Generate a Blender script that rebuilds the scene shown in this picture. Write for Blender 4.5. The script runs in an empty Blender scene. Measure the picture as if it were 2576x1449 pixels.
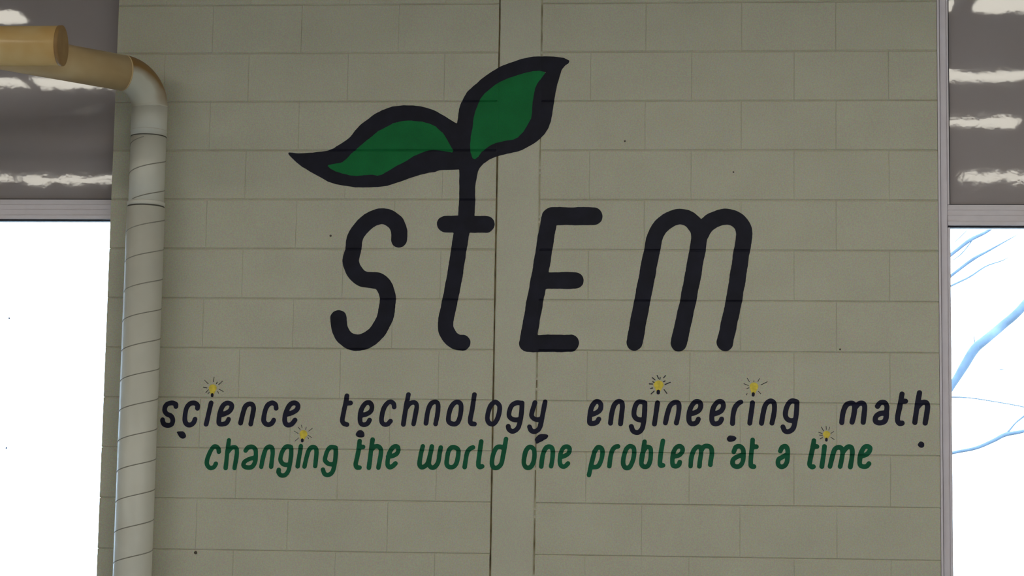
import bpy, bmesh, math, random
import numpy as np
from mathutils import Vector, Matrix

random.seed(7)
rng = np.random.default_rng(7)
scene = bpy.context.scene
col = scene.collection

# ------------------------------------------------------------------ camera
# fitted to the block courses (0.2032 m each) and the upright joints of the wall; wall face is the plane y = 0
F_PX, PITCH, YAW, ROLL, DIST = 5800.0, 0.13084862, -0.08768556, 0.01634705, 9.14598413
CAM_Z = 1.684
COURSE = 0.2032
Z_J0 = 20 * COURSE                 # the bed joint that shows highest in the photo

cp, sp, cy, sy = math.cos(PITCH), math.sin(PITCH), math.cos(YAW), math.sin(YAW)
FWD = np.array([sy * cp, cy * cp, sp])
R0 = np.array([cy, -sy, 0.0])
U0 = np.cross(R0, FWD)
RGT = math.cos(ROLL) * R0 + math.sin(ROLL) * U0
UPV = -math.sin(ROLL) * R0 + math.cos(ROLL) * U0
CAM = np.array([0.0, -DIST, CAM_Z])

cam_data = bpy.data.cameras.new('camera')
cam = bpy.data.objects.new('camera', cam_data)
col.objects.link(cam)
m = Matrix(((RGT[0], UPV[0], -FWD[0], CAM[0]), (RGT[1], UPV[1], -FWD[1], CAM[1]),
            (RGT[2], UPV[2], -FWD[2], CAM[2]), (0, 0, 0, 1)))
cam.matrix_world = m
cam_data.sensor_fit = 'HORIZONTAL'
cam_data.sensor_width = 36.0
cam_data.lens = 36.0 * F_PX / 2576.0
cam_data.clip_end = 500
scene.camera = cam

def at(px, py, yplane=0.0):
    """photo pixel -> (x, z) where its ray meets the upright plane y = yplane"""
    d = FWD + RGT * (px - 1288.0) / F_PX - UPV * (py - 724.5) / F_PX
    t = (yplane + DIST) / d[1]
    return d[0] * t, CAM_Z + d[2] * t

# ------------------------------------------------------------------ sky and exposure
SKY = 24.0
LAMP = 13.2
world = bpy.data.worlds.new('overcast_sky')
scene.world = world
world.use_nodes = True
bg = world.node_tree.nodes['Background']
bg.inputs['Color'].default_value = (0.56, 0.76, 1.0, 1)
bg.inputs['Strength'].default_value = SKY
scene.cycles.max_bounces = 6
scene.cycles.diffuse_bounces = 3
scene.cycles.glossy_bounces = 3
scene.cycles.caustics_reflective = False
scene.cycles.caustics_refractive = False
vs = scene.view_settings
vs.view_transform = 'Standard'
vs.look = 'None'
vs.exposure = 0.0
vs.gamma = 1.0
vs.use_curve_mapping = False

# ------------------------------------------------------------------ materials
def srgb(r, g, b):
    return tuple(((c / 255.0) / 12.92 if c / 255.0 <= 0.04045 else ((c / 255.0 + 0.055) / 1.055) ** 2.4) for c in (r, g, b)) + (1,)

def mat(name, color, rough=0.6, var=0.0, vscale=6.0, bump=0.0, bscale=200.0, bdist=0.001, metal=0.0,
        color2=None, coat=0.0, spec=0.5, speck=0.0, sscale=300.0):
    mt = bpy.data.materials.new(name)
    mt.use_nodes = True
    nt = mt.node_tree
    b = nt.nodes['Principled BSDF']
    b.inputs['Base Color'].default_value = color
    b.inputs['Roughness'].default_value = rough
    b.inputs['Metallic'].default_value = metal
    b.inputs['Coat Weight'].default_value = coat
    b.inputs['Specular IOR Level'].default_value = spec
    tc = nt.nodes.new('ShaderNodeTexCoord')
    geo = nt.nodes.new('ShaderNodeNewGeometry')
    src = geo.outputs['Position']
    out = None
    if var > 0 or color2:
        n = nt.nodes.new('ShaderNodeTexNoise')
        n.inputs['Scale'].default_value = vscale
        n.inputs['Detail'].default_value = 2
        nt.links.new(src, n.inputs['Vector'])
        r = nt.nodes.new('ShaderNodeValToRGB')
        r.color_ramp.elements[0].position = 0.3
        r.color_ramp.elements[1].position = 0.7
        c2 = color2 if color2 else tuple(c * (1 + var) for c in color[:3]) + (1,)
        c1 = color if color2 else tuple(c * (1 - var) for c in color[:3]) + (1,)
        r.color_ramp.elements[0].color = c1
        r.color_ramp.elements[1].color = c2
        nt.links.new(n.outputs['Fac'], r.inputs['Fac'])
        out = r.outputs['Color']
    if speck > 0:
        n = nt.nodes.new('ShaderNodeTexNoise')
        n.inputs['Scale'].default_value = sscale
        n.inputs['Detail'].default_value = 1
        nt.links.new(src, n.inputs['Vector'])
        mx = nt.nodes.new('ShaderNodeMix')
        mx.data_type = 'RGBA'
        mx.blend_type = 'OVERLAY'
        mx.inputs['Factor'].default_value = speck
        if out is not None:
            nt.links.new(out, mx.inputs['A'])
        else:
            mx.inputs['A'].default_value = color
        nt.links.new(n.outputs['Color'], mx.inputs['B'])
        out = mx.outputs['Result']
    if out is not None:
        nt.links.new(out, b.inputs['Base Color'])
    if bump > 0:
        n2 = nt.nodes.new('ShaderNodeTexNoise')
        n2.inputs['Scale'].default_value = bscale
        n2.inputs['Detail'].default_value = 2
        nt.links.new(src, n2.inputs['Vector'])
        bp = nt.nodes.new('ShaderNodeBump')
        bp.inputs['Strength'].default_value = bump
        bp.inputs['Distance'].default_value = bdist
        nt.links.new(n2.outputs['Fac'], bp.inputs['Height'])
        nt.links.new(bp.outputs['Normal'], b.inputs['Normal'])
    return mt

M = {}
WALLC = (0.58, 0.565, 0.455, 1)
M['wall'] = mat('painted_block', WALLC, 0.6, var=0.035, vscale=5, bump=0.5, bscale=260, bdist=0.0012, speck=0.35, sscale=200)
M['pilaster'] = mat('painted_plaster', (0.59, 0.575, 0.47, 1), 0.55, var=0.03, vscale=5, bump=0.2, bscale=160, speck=0.3, sscale=230)
M['navy'] = mat('navy_paint', (0.010, 0.011, 0.024, 1), 0.6, spec=0.25, var=0.25, vscale=14, bump=0.4, bscale=260, speck=0.15)
M['navy2'] = mat('navy_lettering_paint', (0.012, 0.013, 0.036, 1), 0.6, spec=0.25, var=0.3, vscale=10, bump=0.4, bscale=260, speck=0.15)
M['green'] = mat('leaf_green_paint', (0.006, 0.175, 0.048, 1), 0.6, spec=0.2, var=0.12, vscale=9, bump=0.4, bscale=260, speck=0.2)
M['dgreen'] = mat('lettering_green_paint', (0.008, 0.118, 0.058, 1), 0.6, spec=0.2, var=0.2, vscale=12, bump=0.4, bscale=260, speck=0.2)
M['yellow'] = mat('yellow_paint', (0.80, 0.64, 0.07, 1), 0.5, var=0.15, vscale=60, bump=0.3)
M['ray'] = mat('ray_paint', (0.05, 0.05, 0.06, 1), 0.6, var=0.2, vscale=60, bump=0.3)
M['caulk'] = mat('old_caulk', (0.03, 0.02, 0.008, 1), 0.8, color2=(0.22, 0.17, 0.08, 1), vscale=14, bump=0.4, bscale=200)
M['caulk2'] = mat('patchy_caulk', (0.12, 0.085, 0.03, 1), 0.8, color2=(0.50, 0.47, 0.33, 1), vscale=12, bump=0.4, bscale=200)
M['frame'] = mat('window_frame_paint', (0.80, 0.75, 0.82, 1), 0.42, var=0.03, vscale=20, bump=0.05, bscale=60)
M['gasket'] = mat('dark_gasket', (0.03, 0.03, 0.05, 1), 0.6, var=0.1)
M['duct'] = mat('painted_duct', (0.73, 0.72, 0.65, 1), 0.42, var=0.04, vscale=8, bump=0.06, bscale=40)
M['seam'] = mat('duct_seam', (0.30, 0.29, 0.25, 1), 0.5, var=0.06, vscale=20, bump=0.05)
M['joint'] = mat('duct_joint_shadow_gap', (0.10, 0.095, 0.08, 1), 0.6, var=0.1, vscale=30)
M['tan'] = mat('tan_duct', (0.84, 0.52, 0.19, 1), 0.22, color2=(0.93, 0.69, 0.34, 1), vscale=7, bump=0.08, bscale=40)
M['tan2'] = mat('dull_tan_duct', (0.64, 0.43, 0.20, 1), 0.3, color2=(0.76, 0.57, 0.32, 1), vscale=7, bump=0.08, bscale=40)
M['cap'] = mat('brown_duct_end', (0.34, 0.19, 0.07, 1), 0.5, color2=(0.42, 0.26, 0.10, 1), vscale=12, bump=0.05, bscale=40)
M['floor'] = mat('floor_tile', (0.50, 0.50, 0.49, 1), 0.4, var=0.08, vscale=3)
M['ceil'] = mat('ceiling_board', (0.40, 0.37, 0.33, 1), 0.8, var=0.05, vscale=4, bump=0.1)
M['plain'] = mat('plain_wall_paint', (0.50, 0.48, 0.40, 1), 0.7, var=0.04, vscale=2, bump=0.1)
M['bark'] = mat('hazy_bark', (0.036, 0.052, 0.075, 1), 0.9, var=0.15, vscale=20, bump=0.3, bscale=60)
M['ground'] = mat('winter_ground', (0.22, 0.21, 0.18, 1), 0.9, var=0.2, vscale=0.5)
M['housing'] = mat('lamp_housing', (0.6, 0.6, 0.58, 1), 0.5, var=0.02)
M['sticker'] = mat('pale_blue_sticker', (0.10, 0.20, 0.50, 1), 0.5, var=0.05)

# glossy infill panel: lightly rippled, so the ceiling lamps reflect as wavy bands
def panel_mat():
    mt = mat('glossy_panel', (0.40, 0.355, 0.365, 1), 0.03, var=0.03, vscale=3, spec=0.5)
    nt = mt.node_tree
    b = nt.nodes['Principled BSDF']
    geo = nt.nodes.new('ShaderNodeNewGeometry')
    mp = nt.nodes.new('ShaderNodeMapping')
    mp.inputs['Scale'].default_value = (4.0, 1.0, 4.0)
    n = nt.nodes.new('ShaderNodeTexNoise')
    n.inputs['Scale'].default_value = 1.6
    n.inputs['Detail'].default_value = 4
    n.inputs['Roughness'].default_value = 0.5
    bp = nt.nodes.new('ShaderNodeBump')
    bp.inputs['Strength'].default_value = 1.0
    bp.inputs['Distance'].default_value = 0.0003
    nt.links.new(geo.outputs['Position'], mp.inputs['Vector'])
    nt.links.new(mp.outputs['Vector'], n.inputs['Vector'])
    nt.links.new(n.outputs['Fac'], bp.inputs['Height'])
    nt.links.new(bp.outputs['Normal'], b.inputs['Normal'])
    return mt
M['panel'] = panel_mat()

def glass_mat():
    mt = bpy.data.materials.new('clear_glass')
    mt.use_nodes = True
    nt = mt.node_tree
    nt.nodes.clear()
    o = nt.nodes.new('ShaderNodeOutputMaterial')
    mx = nt.nodes.new('ShaderNodeMixShader')
    t = nt.nodes.new('ShaderNodeBsdfTransparent')
    t.inputs['Color'].default_value = (0.95, 0.97, 0.97, 1)
    g = nt.nodes.new('ShaderNodeBsdfGlossy')
    g.inputs['Roughness'].default_value = 0.02
    f = nt.nodes.new('ShaderNodeFresnel')
    f.inputs['IOR'].default_value = 1.45
    nt.links.new(f.outputs[0], mx.inputs[0])
    nt.links.new(t.outputs[0], mx.inputs[1])
    nt.links.new(g.outputs[0], mx.inputs[2])
    nt.links.new(mx.outputs[0], o.inputs['Surface'])
    return mt
M['glass'] = glass_mat()

def emit_mat():
    mt = bpy.data.materials.new('lamp_diffuser')
    mt.use_nodes = True
    b = mt.node_tree.nodes['Principled BSDF']
    b.inputs['Base Color'].default_value = (0.8, 0.8, 0.78, 1)
    b.inputs['Emission Color'].default_value = (1.0, 0.95, 0.82, 1)
    b.inputs['Emission Strength'].default_value = LAMP
    return mt
M['lamp'] = emit_mat()

def brown_top_duct():
    """duct paint that turns brown where the bend faces upward"""
    mt = mat('brown_top_duct', (0.73, 0.72, 0.65, 1), 0.42, bump=0.06, bscale=40)
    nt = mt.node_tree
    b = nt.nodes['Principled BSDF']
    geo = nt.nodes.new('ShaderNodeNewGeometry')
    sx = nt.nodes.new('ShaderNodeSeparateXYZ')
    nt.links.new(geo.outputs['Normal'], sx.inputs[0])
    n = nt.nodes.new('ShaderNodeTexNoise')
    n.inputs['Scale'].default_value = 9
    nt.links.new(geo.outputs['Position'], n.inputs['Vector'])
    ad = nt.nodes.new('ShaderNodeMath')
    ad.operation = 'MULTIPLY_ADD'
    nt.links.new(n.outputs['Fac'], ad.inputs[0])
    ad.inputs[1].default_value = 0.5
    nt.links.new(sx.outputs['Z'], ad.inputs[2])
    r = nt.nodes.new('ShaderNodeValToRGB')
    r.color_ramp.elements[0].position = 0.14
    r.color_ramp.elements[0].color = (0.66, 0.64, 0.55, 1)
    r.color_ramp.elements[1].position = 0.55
    r.color_ramp.elements[1].color = (0.30, 0.17, 0.055, 1)  # brown on the upward-facing surface, edge broken up by noise
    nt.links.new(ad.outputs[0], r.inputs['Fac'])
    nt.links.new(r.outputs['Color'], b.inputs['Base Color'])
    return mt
M['brown_top'] = brown_top_duct()

# ------------------------------------------------------------------ object helpers
def tag(o, label, cat, group=None, kind=None):
    o['label'] = label
    o['category'] = cat
    if group: o['group'] = group
    if kind: o['kind'] = kind
    return o

def empty(name, loc=(0, 0, 0), parent=None):
    o = bpy.data.objects.new(name, None)
    o.empty_display_size = 0.1
    col.objects.link(o)
    o.location = loc
    if parent: o.parent = parent
    return o

def obj(name, verts, faces, material, parent=None, smooth=False):
    me = bpy.data.meshes.new(name)
    me.from_pydata([tuple(map(float, v)) for v in verts], [], [tuple(map(int, f)) for f in faces])
    me.materials.append(material)
    if smooth:
        me.polygons.foreach_set('use_smooth', [True] * len(me.polygons))
    me.update()
    o = bpy.data.objects.new(name, me)
    col.objects.link(o)
    if parent:
        o.parent = parent
        if parent.type == 'EMPTY' or True:
            o.matrix_parent_inverse = Matrix.Translation(-Vector(world_loc(parent)))
    return o

def world_loc(o):
    v = Vector((0, 0, 0))
    while o:
        v += o.location if o.parent is None else o.location + o.matrix_parent_inverse.translation
        o = o.parent
    return v

BOXF = [(0, 1, 2, 3), (7, 6, 5, 4), (0, 4, 5, 1), (1, 5, 6, 2), (2, 6, 7, 3), (3, 7, 4, 0)]
def box(name, x0, x1, y0, y1, z0, z1, material, parent=None, bevel=0.0):
    v = [(x0, y0, z0), (x1, y0, z0), (x1, y0, z1), (x0, y0, z1), (x0, y1, z0), (x1, y1, z0), (x1, y1, z1), (x0, y1, z1)]
    o = obj(name, v, BOXF, material, parent)
    if bevel > 0:
        bm = bmesh.new(); bm.from_mesh(o.data)
        bmesh.ops.bevel(bm, geom=bm.edges[:], offset=bevel, segments=2, affect='EDGES')
        bm.to_mesh(o.data); bm.free()
    return o

def boxes(name, lst, material, parent=None, bevel=0.0):
    bm = bmesh.new()
    for (x0, x1, y0, y1, z0, z1) in lst:
        v = [bm.verts.new(p) for p in [(x0, y0, z0), (x1, y0, z0), (x1, y0, z1), (x0, y0, z1), (x0, y1, z0), (x1, y1, z0), (x1, y1, z1), (x0, y1, z1)]]
        for f in BOXF: bm.faces.new([v[i] for i in f])
    bmesh.ops.recalc_face_normals(bm, faces=bm.faces[:])
    if bevel: bmesh.ops.bevel(bm, geom=bm.edges[:], offset=bevel, segments=2, affect='EDGES')
    o = obj(name, [], [], material, parent)
    bm.to_mesh(o.data); bm.free()
    return o

def tube(name, path, radii, material, parent=None, seg=28, caps=True, ref=None):
    path = [np.array(p, float) for p in path]
    n = len(path)
    if not hasattr(radii, '__len__'): radii = [radii] * n
    verts, faces = [], []
    t0 = path[1] - path[0]; t0 /= np.linalg.norm(t0)
    a = np.array(ref if ref is not None else ((0, 0, 1) if abs(t0[2]) < 0.9 else (1, 0, 0)), float)
    nrm = a - t0 * a.dot(t0); nrm /= np.linalg.norm(nrm)
    for i in range(n):
        if i == 0: t = path[1] - path[0]
        elif i == n - 1: t = path[-1] - path[-2]
        else: t = path[i + 1] - path[i - 1]
        t = t / np.linalg.norm(t)
        nrm = nrm - t * nrm.dot(t); nrm /= np.linalg.norm(nrm)
        b = np.cross(t, nrm)
        for k in range(seg):
            an = 2 * math.pi * k / seg
            verts.append(path[i] + radii[i] * (math.cos(an) * nrm + math.sin(an) * b))
    for i in range(n - 1):
        for k in range(seg):
            k2 = (k + 1) % seg
            faces.append((i * seg + k, i * seg + k2, (i + 1) * seg + k2, (i + 1) * seg + k))
    if caps:
        faces.append(tuple(range(seg - 1, -1, -1)))
        faces.append(tuple((n - 1) * seg + k for k in range(seg)))
    o = obj(name, verts, faces, material, parent)
    o.data.polygons.foreach_set('use_smooth', [len(p.vertices) == 4 for p in o.data.polygons])
    return o

# ------------------------------------------------------------------ the block wall
XL, PL, PR, XR = -2.4595, -0.8715, -0.6998, 0.8894        # left end, column edges, right end
ZTOP = 24 * COURSE
A_L = [XL, -2.060, -1.690, -1.287, PL]
B_L = [XL, -2.257, -1.905, -1.493, -1.095, PL]
A_R = [PR, -0.276, 0.110, 0.488, XR]
B_R = [PR, -0.498, -0.090, 0.321, 0.697, XR]
CW, CH, BED, HEAD, GAP = 0.0042, 0.0035, 0.0042, 0.0011, 0.0012

COURSES = []      # row i counts up from the floor; each a list of (x0, x1, z0, z1, offset)
for i in range(24):
    isA = (i % 2 == 1)            # the course just under the topmost visible joint (row 19) is an A course
    z0, z1 = i * COURSE, (i + 1) * COURSE
    row = []
    for lst in (A_L if isA else B_L, A_R if isA else B_R):
        for a, b in zip(lst[:-1], lst[1:]):
            ja = 0 if a in (XL, PR, PL, XR) else random.uniform(-0.004, 0.004)
            row.append([a, b, z0 + GAP / 2, z1 - GAP / 2, random.uniform(-0.0006, 0.0006)])
    # uneven courses: each sits a hair high or low
    d = random.uniform(-0.0006, 0.0006) if i else 0.0
    for r in row:
        r[2] += d; r[3] += d
        if r[1] == PL: r[1] -= 0.0035
        if r[0] == PR: r[0] += 0.0035
    COURSES.append(row)

wall = box('wall_front', XL + 0.0525, XR + 0.003, 0.06, 0.20, 0, ZTOP, M['plain'])
tag(wall, 'cream painted concrete block wall between the two bright windows, carrying a painted mural', 'wall', kind='structure')
box('mortar', XL + 0.003, XR - 0.003, BED + 0.0004, 0.06, 0, ZTOP, M['wall'], wall)

def block_mesh(x0, x1, z0, z1, off):
    xs = [x0 + 0.0003, x0 + CH, x1 - CH, x1 - 0.0003]
    zs = [z0, z0 + CW, z1 - CW, z1]
    v, f = [], []
    for j in range(4):
        for i in range(4):
            y = off + max(BED if j in (0, 3) else 0, HEAD if i in (0, 3) else 0)
            v.append((xs[i], y, zs[j]))
    for j in range(3):
        for i in range(3):
            f.append((j * 4 + i, j * 4 + i + 1, j * 4 + i + 5, j * 4 + i + 4))
    b = len(v)
    D = 0.058
    v += [(xs[0], D, zs[0]), (xs[3], D, zs[0]), (xs[3], D, zs[3]), (xs[0], D, zs[3])]
    f += [(b, b + 1, 3, 2, 1, 0), (b + 1, b + 2, 15, 11, 7, 3), (b + 2, b + 3, 12, 13, 14, 15), (b + 3, b, 0, 4, 8, 12)]
    return v, f

for row in COURSES:
    for (x0, x1, z0, z1, off) in row:
        v, f = block_mesh(x0, x1, z0, z1, off)
        obj('concrete_block', v, f, M['wall'], wall)

# flush column strip with its two cracked caulk seams
SEAM = 0.0035
box('column_strip', PL + SEAM, PR - SEAM, -0.0005, 0.058, 0, ZTOP, M['pilaster'], wall, bevel=0.0012)
def seam(xc, material, lo, hi, dens):
    n = 460
    zs = np.linspace(0.02, ZTOP - 0.01, n)
    w = lo + (hi - lo) * rng.random(n) ** 1.6
    w = np.convolve(np.pad(w, 2, mode='edge'), [0.15, 0.2, 0.3, 0.2, 0.15], 'valid')
    dx = np.cumsum(rng.normal(0, 0.0003, n)); dx -= np.linspace(dx[0], dx[-1], n); dx = np.clip(dx, -0.0012, 0.0012)
    v, f = [], []
    for i in range(n):
        v += [(xc + dx[i] - w[i], 0.0006, zs[i]), (xc + dx[i] + w[i], 0.0006, zs[i]), (xc + dx[i] + w[i], 0.004, zs[i]), (xc + dx[i] - w[i], 0.004, zs[i])]
    for i in range(n - 1):
        if rng.random() > dens: continue
        a, b = 4 * i, 4 * i + 4
        f += [(a, a + 1, b + 1, b), (a + 1, a + 2, b + 2, b + 1), (a + 2, a + 3, b + 3, b + 2), (a + 3, a, b, b + 3)]
    return obj('caulk_seam', v, f, material, wall)
seam(PL, M['caulk'], 0.0020, 0.0046, 1.0)
seam(PR, M['caulk2'], 0.0012, 0.0042, 0.93)
# painted-over filler on both sides of the seams
for xc in (PL, PR):
    box('joint_filler', xc - 0.0045, xc + 0.0045, 0.0022, 0.05, 0, ZTOP, M['wall'], wall)

# plain stretches of the same wall beyond the windows and below their sills
WL0, WR1, SILL = XL - 2.3, XR + 2.3, 0.95
box('sill_wall', WL0, XL, 0.0, 0.2, 0, SILL, M['plain'], wall)
box('sill_wall', XR, WR1, 0.0, 0.2, 0, SILL, M['plain'], wall)
box('side_pier', -9.0, WL0, 0.0, 0.2, 0, ZTOP, M['plain'], wall)
box('side_pier', WR1, 7.0, 0.0, 0.2, 0, ZTOP, M['plain'], wall)

def relief(x, z):
    """depth of the wall face (positive = into the wall) at points x, z"""
    x = np.asarray(x, float); z = np.asarray(z, float)
    y = np.zeros_like(x)
    ri = np.clip((z / COURSE).astype(int), 0, 23)
    for i in np.unique(ri):
        for (x0, x1, z0, z1, off) in COURSES[i]:
            mk = (ri == i) & (x >= x0) & (x <= x1)
            if not mk.any(): continue
            dz = np.clip(np.minimum(z[mk] - z0, z1 - z[mk]), 0, None)
            dx = np.minimum(x[mk] - x0, x1 - x[mk])
            y[mk] = off + np.maximum(BED * np.clip(1 - dz / CW, 0, 1), HEAD * np.clip(1 - dx / CH, 0, 1))
    for xc in (PL, PR):
        mk = np.abs(x - xc) < SEAM
        y[mk] = 0.0004
    mk = (x > PL + SEAM) & (x < PR - SEAM)
    y[mk] = -0.0005
    return y

# ------------------------------------------------------------------ windows
def window(name, xa, xb, yf, zr0, zr1, label, side):
    """frame of uprights and rails at depth yf; glossy infill panel over the rail, clear pane under it"""
    w = empty(name, ((xa + xb) / 2, yf, SILL))
    tag(w, label, 'window', kind='structure')
    d = 0.09
    sw = 0.047
    for s, x in ((1, xa), (-1, xb)):
        def X(a, b):
            p, q = x + s * a, x + s * b
            return (min(p, q), max(p, q))
        boxes('stile', [X(0, 0.0085) + (yf - 0.014, yf + d, SILL, ZTOP - 0.002), X(0.0085, 0.0115) + (yf + 0.016, yf + d, SILL, ZTOP - 0.002), X(0.0115, 0.037) + (yf + 0.002, yf + d, SILL, ZTOP - 0.002),
                        X(0.037, sw) + (yf - 0.007, yf + d, SILL, zr0 - 0.0), X(0.037, sw - 0.003) + (yf - 0.007, yf + d, zr1, ZTOP - 0.002)], M['frame'], w, bevel=0.0012)
    a, b = xa + 0.038, xb - 0.038
    h = zr1 - zr0
    boxes('rail', [(a, b, yf + 0.004, yf + d, zr0 + h * 0.76, zr1), (a, b, yf - 0.001, yf + d, zr0 + h * 0.53, zr0 + h * 0.755), (a, b, yf - 0.007, yf + d, zr0 + h * 0.26, zr0 + h * 0.525),
                   (a, b, yf - 0.014, yf + d, zr0 + h * 0.08, zr0 + h * 0.255)], M['frame'], w, bevel=0.0012)
    boxes('rail', [(a, b, yf + 0.002, yf + d, SILL, SILL + 0.06)], M['frame'], w, bevel=0.002)
    box('gasket', a, b, yf + 0.001, yf + 0.0295, zr0 + 0.0005, zr0 + h * 0.081, M['gasket'], w)
    boxes('gasket', [(a + 0.003, a + 0.011, yf + 0.012, yf + 0.03, zr1 + 0.002, ZTOP - 0.01), (b - 0.011, b - 0.003, yf + 0.012, yf + 0.03, zr1 + 0.002, ZTOP - 0.01),
                     (a + 0.012, b - 0.012, yf + 0.012, yf + 0.03, zr1, zr1 + 0.004)], M['gasket'], w)
    box('infill_panel', a + 0.004, b - 0.004, yf + 0.020, yf + 0.05, zr1 - 0.001, ZTOP - 0.004, M['panel'], w)
    box('glass_pane', a + 0.004, b - 0.004, yf + 0.030, yf + 0.036, SILL + 0.055, zr0 + 0.002, M['glass'], w)
    return w

YWL, YWR = 0.075, 0.012
zl1 = at(150, 501.5, YWL)[1]; zl0 = at(150, 556.5, YWL)[1]
zr1_ = at(2450, 515, YWR)[1]; zr0_ = at(2450, 573, YWR)[1]
window('window_1', WL0 + 0.02, XL + 0.052, YWL, zl0, zl1, 'tall bright window with glossy grey upper panel, beside the vertical duct', -1)
window('window_2', XR + 0.001, WR1, YWR, zr0_, zr1_, 'tall bright window with pale frame and bare branches behind its glass', 1)

for (px, py) in ((23, 800.5), (16, 1127)):
    yy = YWL + 0.029
    x, z = at(px, py, yy)
    s = 0.0052
    o = obj('glass_speck', [(x - s, yy, z), (x, yy, z - s), (x + s, yy, z), (x, yy, z + s), (x - s, yy + .001, z), (x, yy + .001, z - s), (x + s, yy + .001, z), (x, yy + .001, z + s)],
            [(0, 1, 2, 3), (7, 6, 5, 4), (0, 4, 5, 1), (1, 5, 6, 2), (2, 6, 7, 3), (3, 7, 4, 0)], M['sticker'])
    tag(o, 'tiny pale blue speck on the bare bright window glass', 'speck', 'specks on the window glass')

# ------------------------------------------------------------------ rest of the room
RX0, RX1, RY0 = -9.0, 7.0, -13.0
tag(box('floor', RX0, RX1, RY0, 0.0, -0.1, 0.0, M['floor']), 'grey hard floor of the hall below the mural wall', 'floor', kind='structure')
tag(box('ceiling', RX0, RX1, RY0, 0.2, ZTOP, ZTOP + 0.1, M['ceil']), 'off-white ceiling of the hall with rows of lamps', 'ceiling', kind='structure')
tag(box('wall_left', RX0 - 0.15, RX0, RY0, 0.2, 0, ZTOP, M['plain']), 'plain cream side wall beyond the duct side of the hall', 'wall', kind='structure')
tag(box('wall_right', RX1, RX1 + 0.15, RY0, 0.2, 0, ZTOP, M['plain']), 'plain cream side wall beyond the branch-side window', 'wall', kind='structure')
tag(box('wall_rear', RX0, RX1, RY0 - 0.15, RY0, 0, ZTOP, M['plain']), 'plain cream rear wall facing the mural', 'wall', kind='structure')
tag(box('ground', -40, 40, 0.25, 70, -0.4, -0.3, M['ground']), 'dull winter ground outside the windows', 'ground', kind='structure')

# ceiling lamps (they show as the bright wavy bands in the glossy window panels)
LZ = CAM_Z + 3.10
rows = [(-2.83, [(-6.3, -5.08), (-5.03, -3.80), (-1.22, 0.0), (0.05, 1.27), (1.36, 2.58)]),
        (-4.50, [(-5.50, -4.30), (-4.24, -3.02), (-1.0, 0.22), (0.9, 2.12), (2.2, 3.42)]),
        (-5.88, [(-5.95, -4.73), (-4.66, -4.05), (-1.6, -0.4), (0.78, 2.0), (3.0, 4.22)]),
        (-7.88, [(-6.62, -5.40), (-5.35, -4.13), (-1.9, -0.68), (1.83, 3.05), (3.1, 4.32)])]
ROWN = ['in the row closest to the mural wall', 'in the second row out from the mural wall', 'in the third row out from the mural wall', 'in the row farthest from the mural wall']
for (ry, segs), rown in zip(rows, ROWN):
    for (xa, xb) in segs:
        t = empty('ceiling_lamp', ((xa + xb) / 2, ry, LZ))
        tag(t, 'long white ceiling lamp ' + rown, 'lamp', 'ceiling lamps ' + rown)
        hw = 0.11
        boxes('lamp_housing', [(xa, xb, ry - hw - 0.01, ry + hw + 0.01, LZ + 0.012, ZTOP)], M['housing'], t)
        box('lamp_diffuser', xa + 0.01, xb - 0.01, ry - hw, ry + hw, LZ, LZ + 0.0115, M['lamp'], t)

# ------------------------------------------------------------------ ventilation duct
DX, DY = -2.2875, -0.100
duct = empty('ventilation_duct', (DX, DY, 0.0))
tag(duct, 'round cream spiral duct climbing the wall edge and bending into a tan pipe', 'duct')
RLOW, RUP = 0.0765, 0.0715
z_ring2 = at(364, 513, DY - RLOW)[1]
z_ring1 = at(367, 337, DY - RUP)[1]
DIRH = np.array([-0.70, -0.71, 0.0]); DIRH /= np.linalg.norm(DIRH)
ZH = CAM_Z + 2.052                        # height of the level runs
RB = 0.128
zb = ZH - RB                              # start of the bend
low = tube('vertical_run', [(DX, DY, 0.0), (DX, DY, z_ring2 - 0.004)], RLOW, M['duct'], duct, seg=64)
up_ = tube('upper_run', [(DX, DY, z_ring2 - 0.03), (DX, DY, z_ring1)], RUP, M['duct'], duct, seg=64)
tube('joint_gap', [(DX, DY, z_ring2 - 0.004), (DX, DY, z_ring2 + 0.002)], RUP + 0.0025, M['joint'], duct, seg=64)
tube('coupling', [(DX, DY, z_ring2 + 0.002), (DX, DY, z_ring2 + 0.018), (DX, DY, z_ring2 + 0.020)], [RLOW - 0.001, RLOW - 0.001, RUP], M['duct'], duct, seg=64)
def helix(r, za, zb_, zref, parent):
    pitch = 0.1205
    n = int((zb_ - za) / pitch * 48) + 1
    pts = []
    for i in range(n):
        z = za + (zb_ - za) * i / (n - 1)
        an = 2 * math.pi * (z - zref) / pitch
        # rises from left to right across the side that faces the room
        an2 = -math.pi / 2 + an
        pts.append((DX + r * math.cos(an2), DY + r * math.sin(an2), z))
    return tube('spiral_seam', pts, 0.0024, M['seam'], parent, seg=6)
zref = at(363, 942, DY - RLOW)[1]
helix(RLOW - 0.0006, 0.05, z_ring2 - 0.01, zref, low)
helix(RUP - 0.0006, z_ring2 + 0.024, z_ring1 - 0.01, zref, up_)
tube('joint_gap', [(DX, DY, z_ring1 - 0.001), (DX, DY, z_ring1 + 0.004)], RUP + 0.0008, M['joint'], duct, seg=64)
RE = 0.0728
tube('elbow_collar', [(DX, DY, z_ring1 + 0.003), (DX, DY, zb + 0.004)], RE, M['duct'], duct, seg=64)
zc = z_ring1 + 0.024
tube('collar_bead', [(DX, DY, zc - 0.003), (DX, DY, zc), (DX, DY, zc + 0.003)], [RE, RE + 0.0016, RE], M['duct'], duct, seg=64)
ep = []
for k in range(25):
    th = math.pi / 2 * k / 24
    ep.append(np.array([DX, DY, zb]) + DIRH * RB * (1 - math.cos(th)) + np.array([0, 0, 1]) * RB * math.sin(th))
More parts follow.
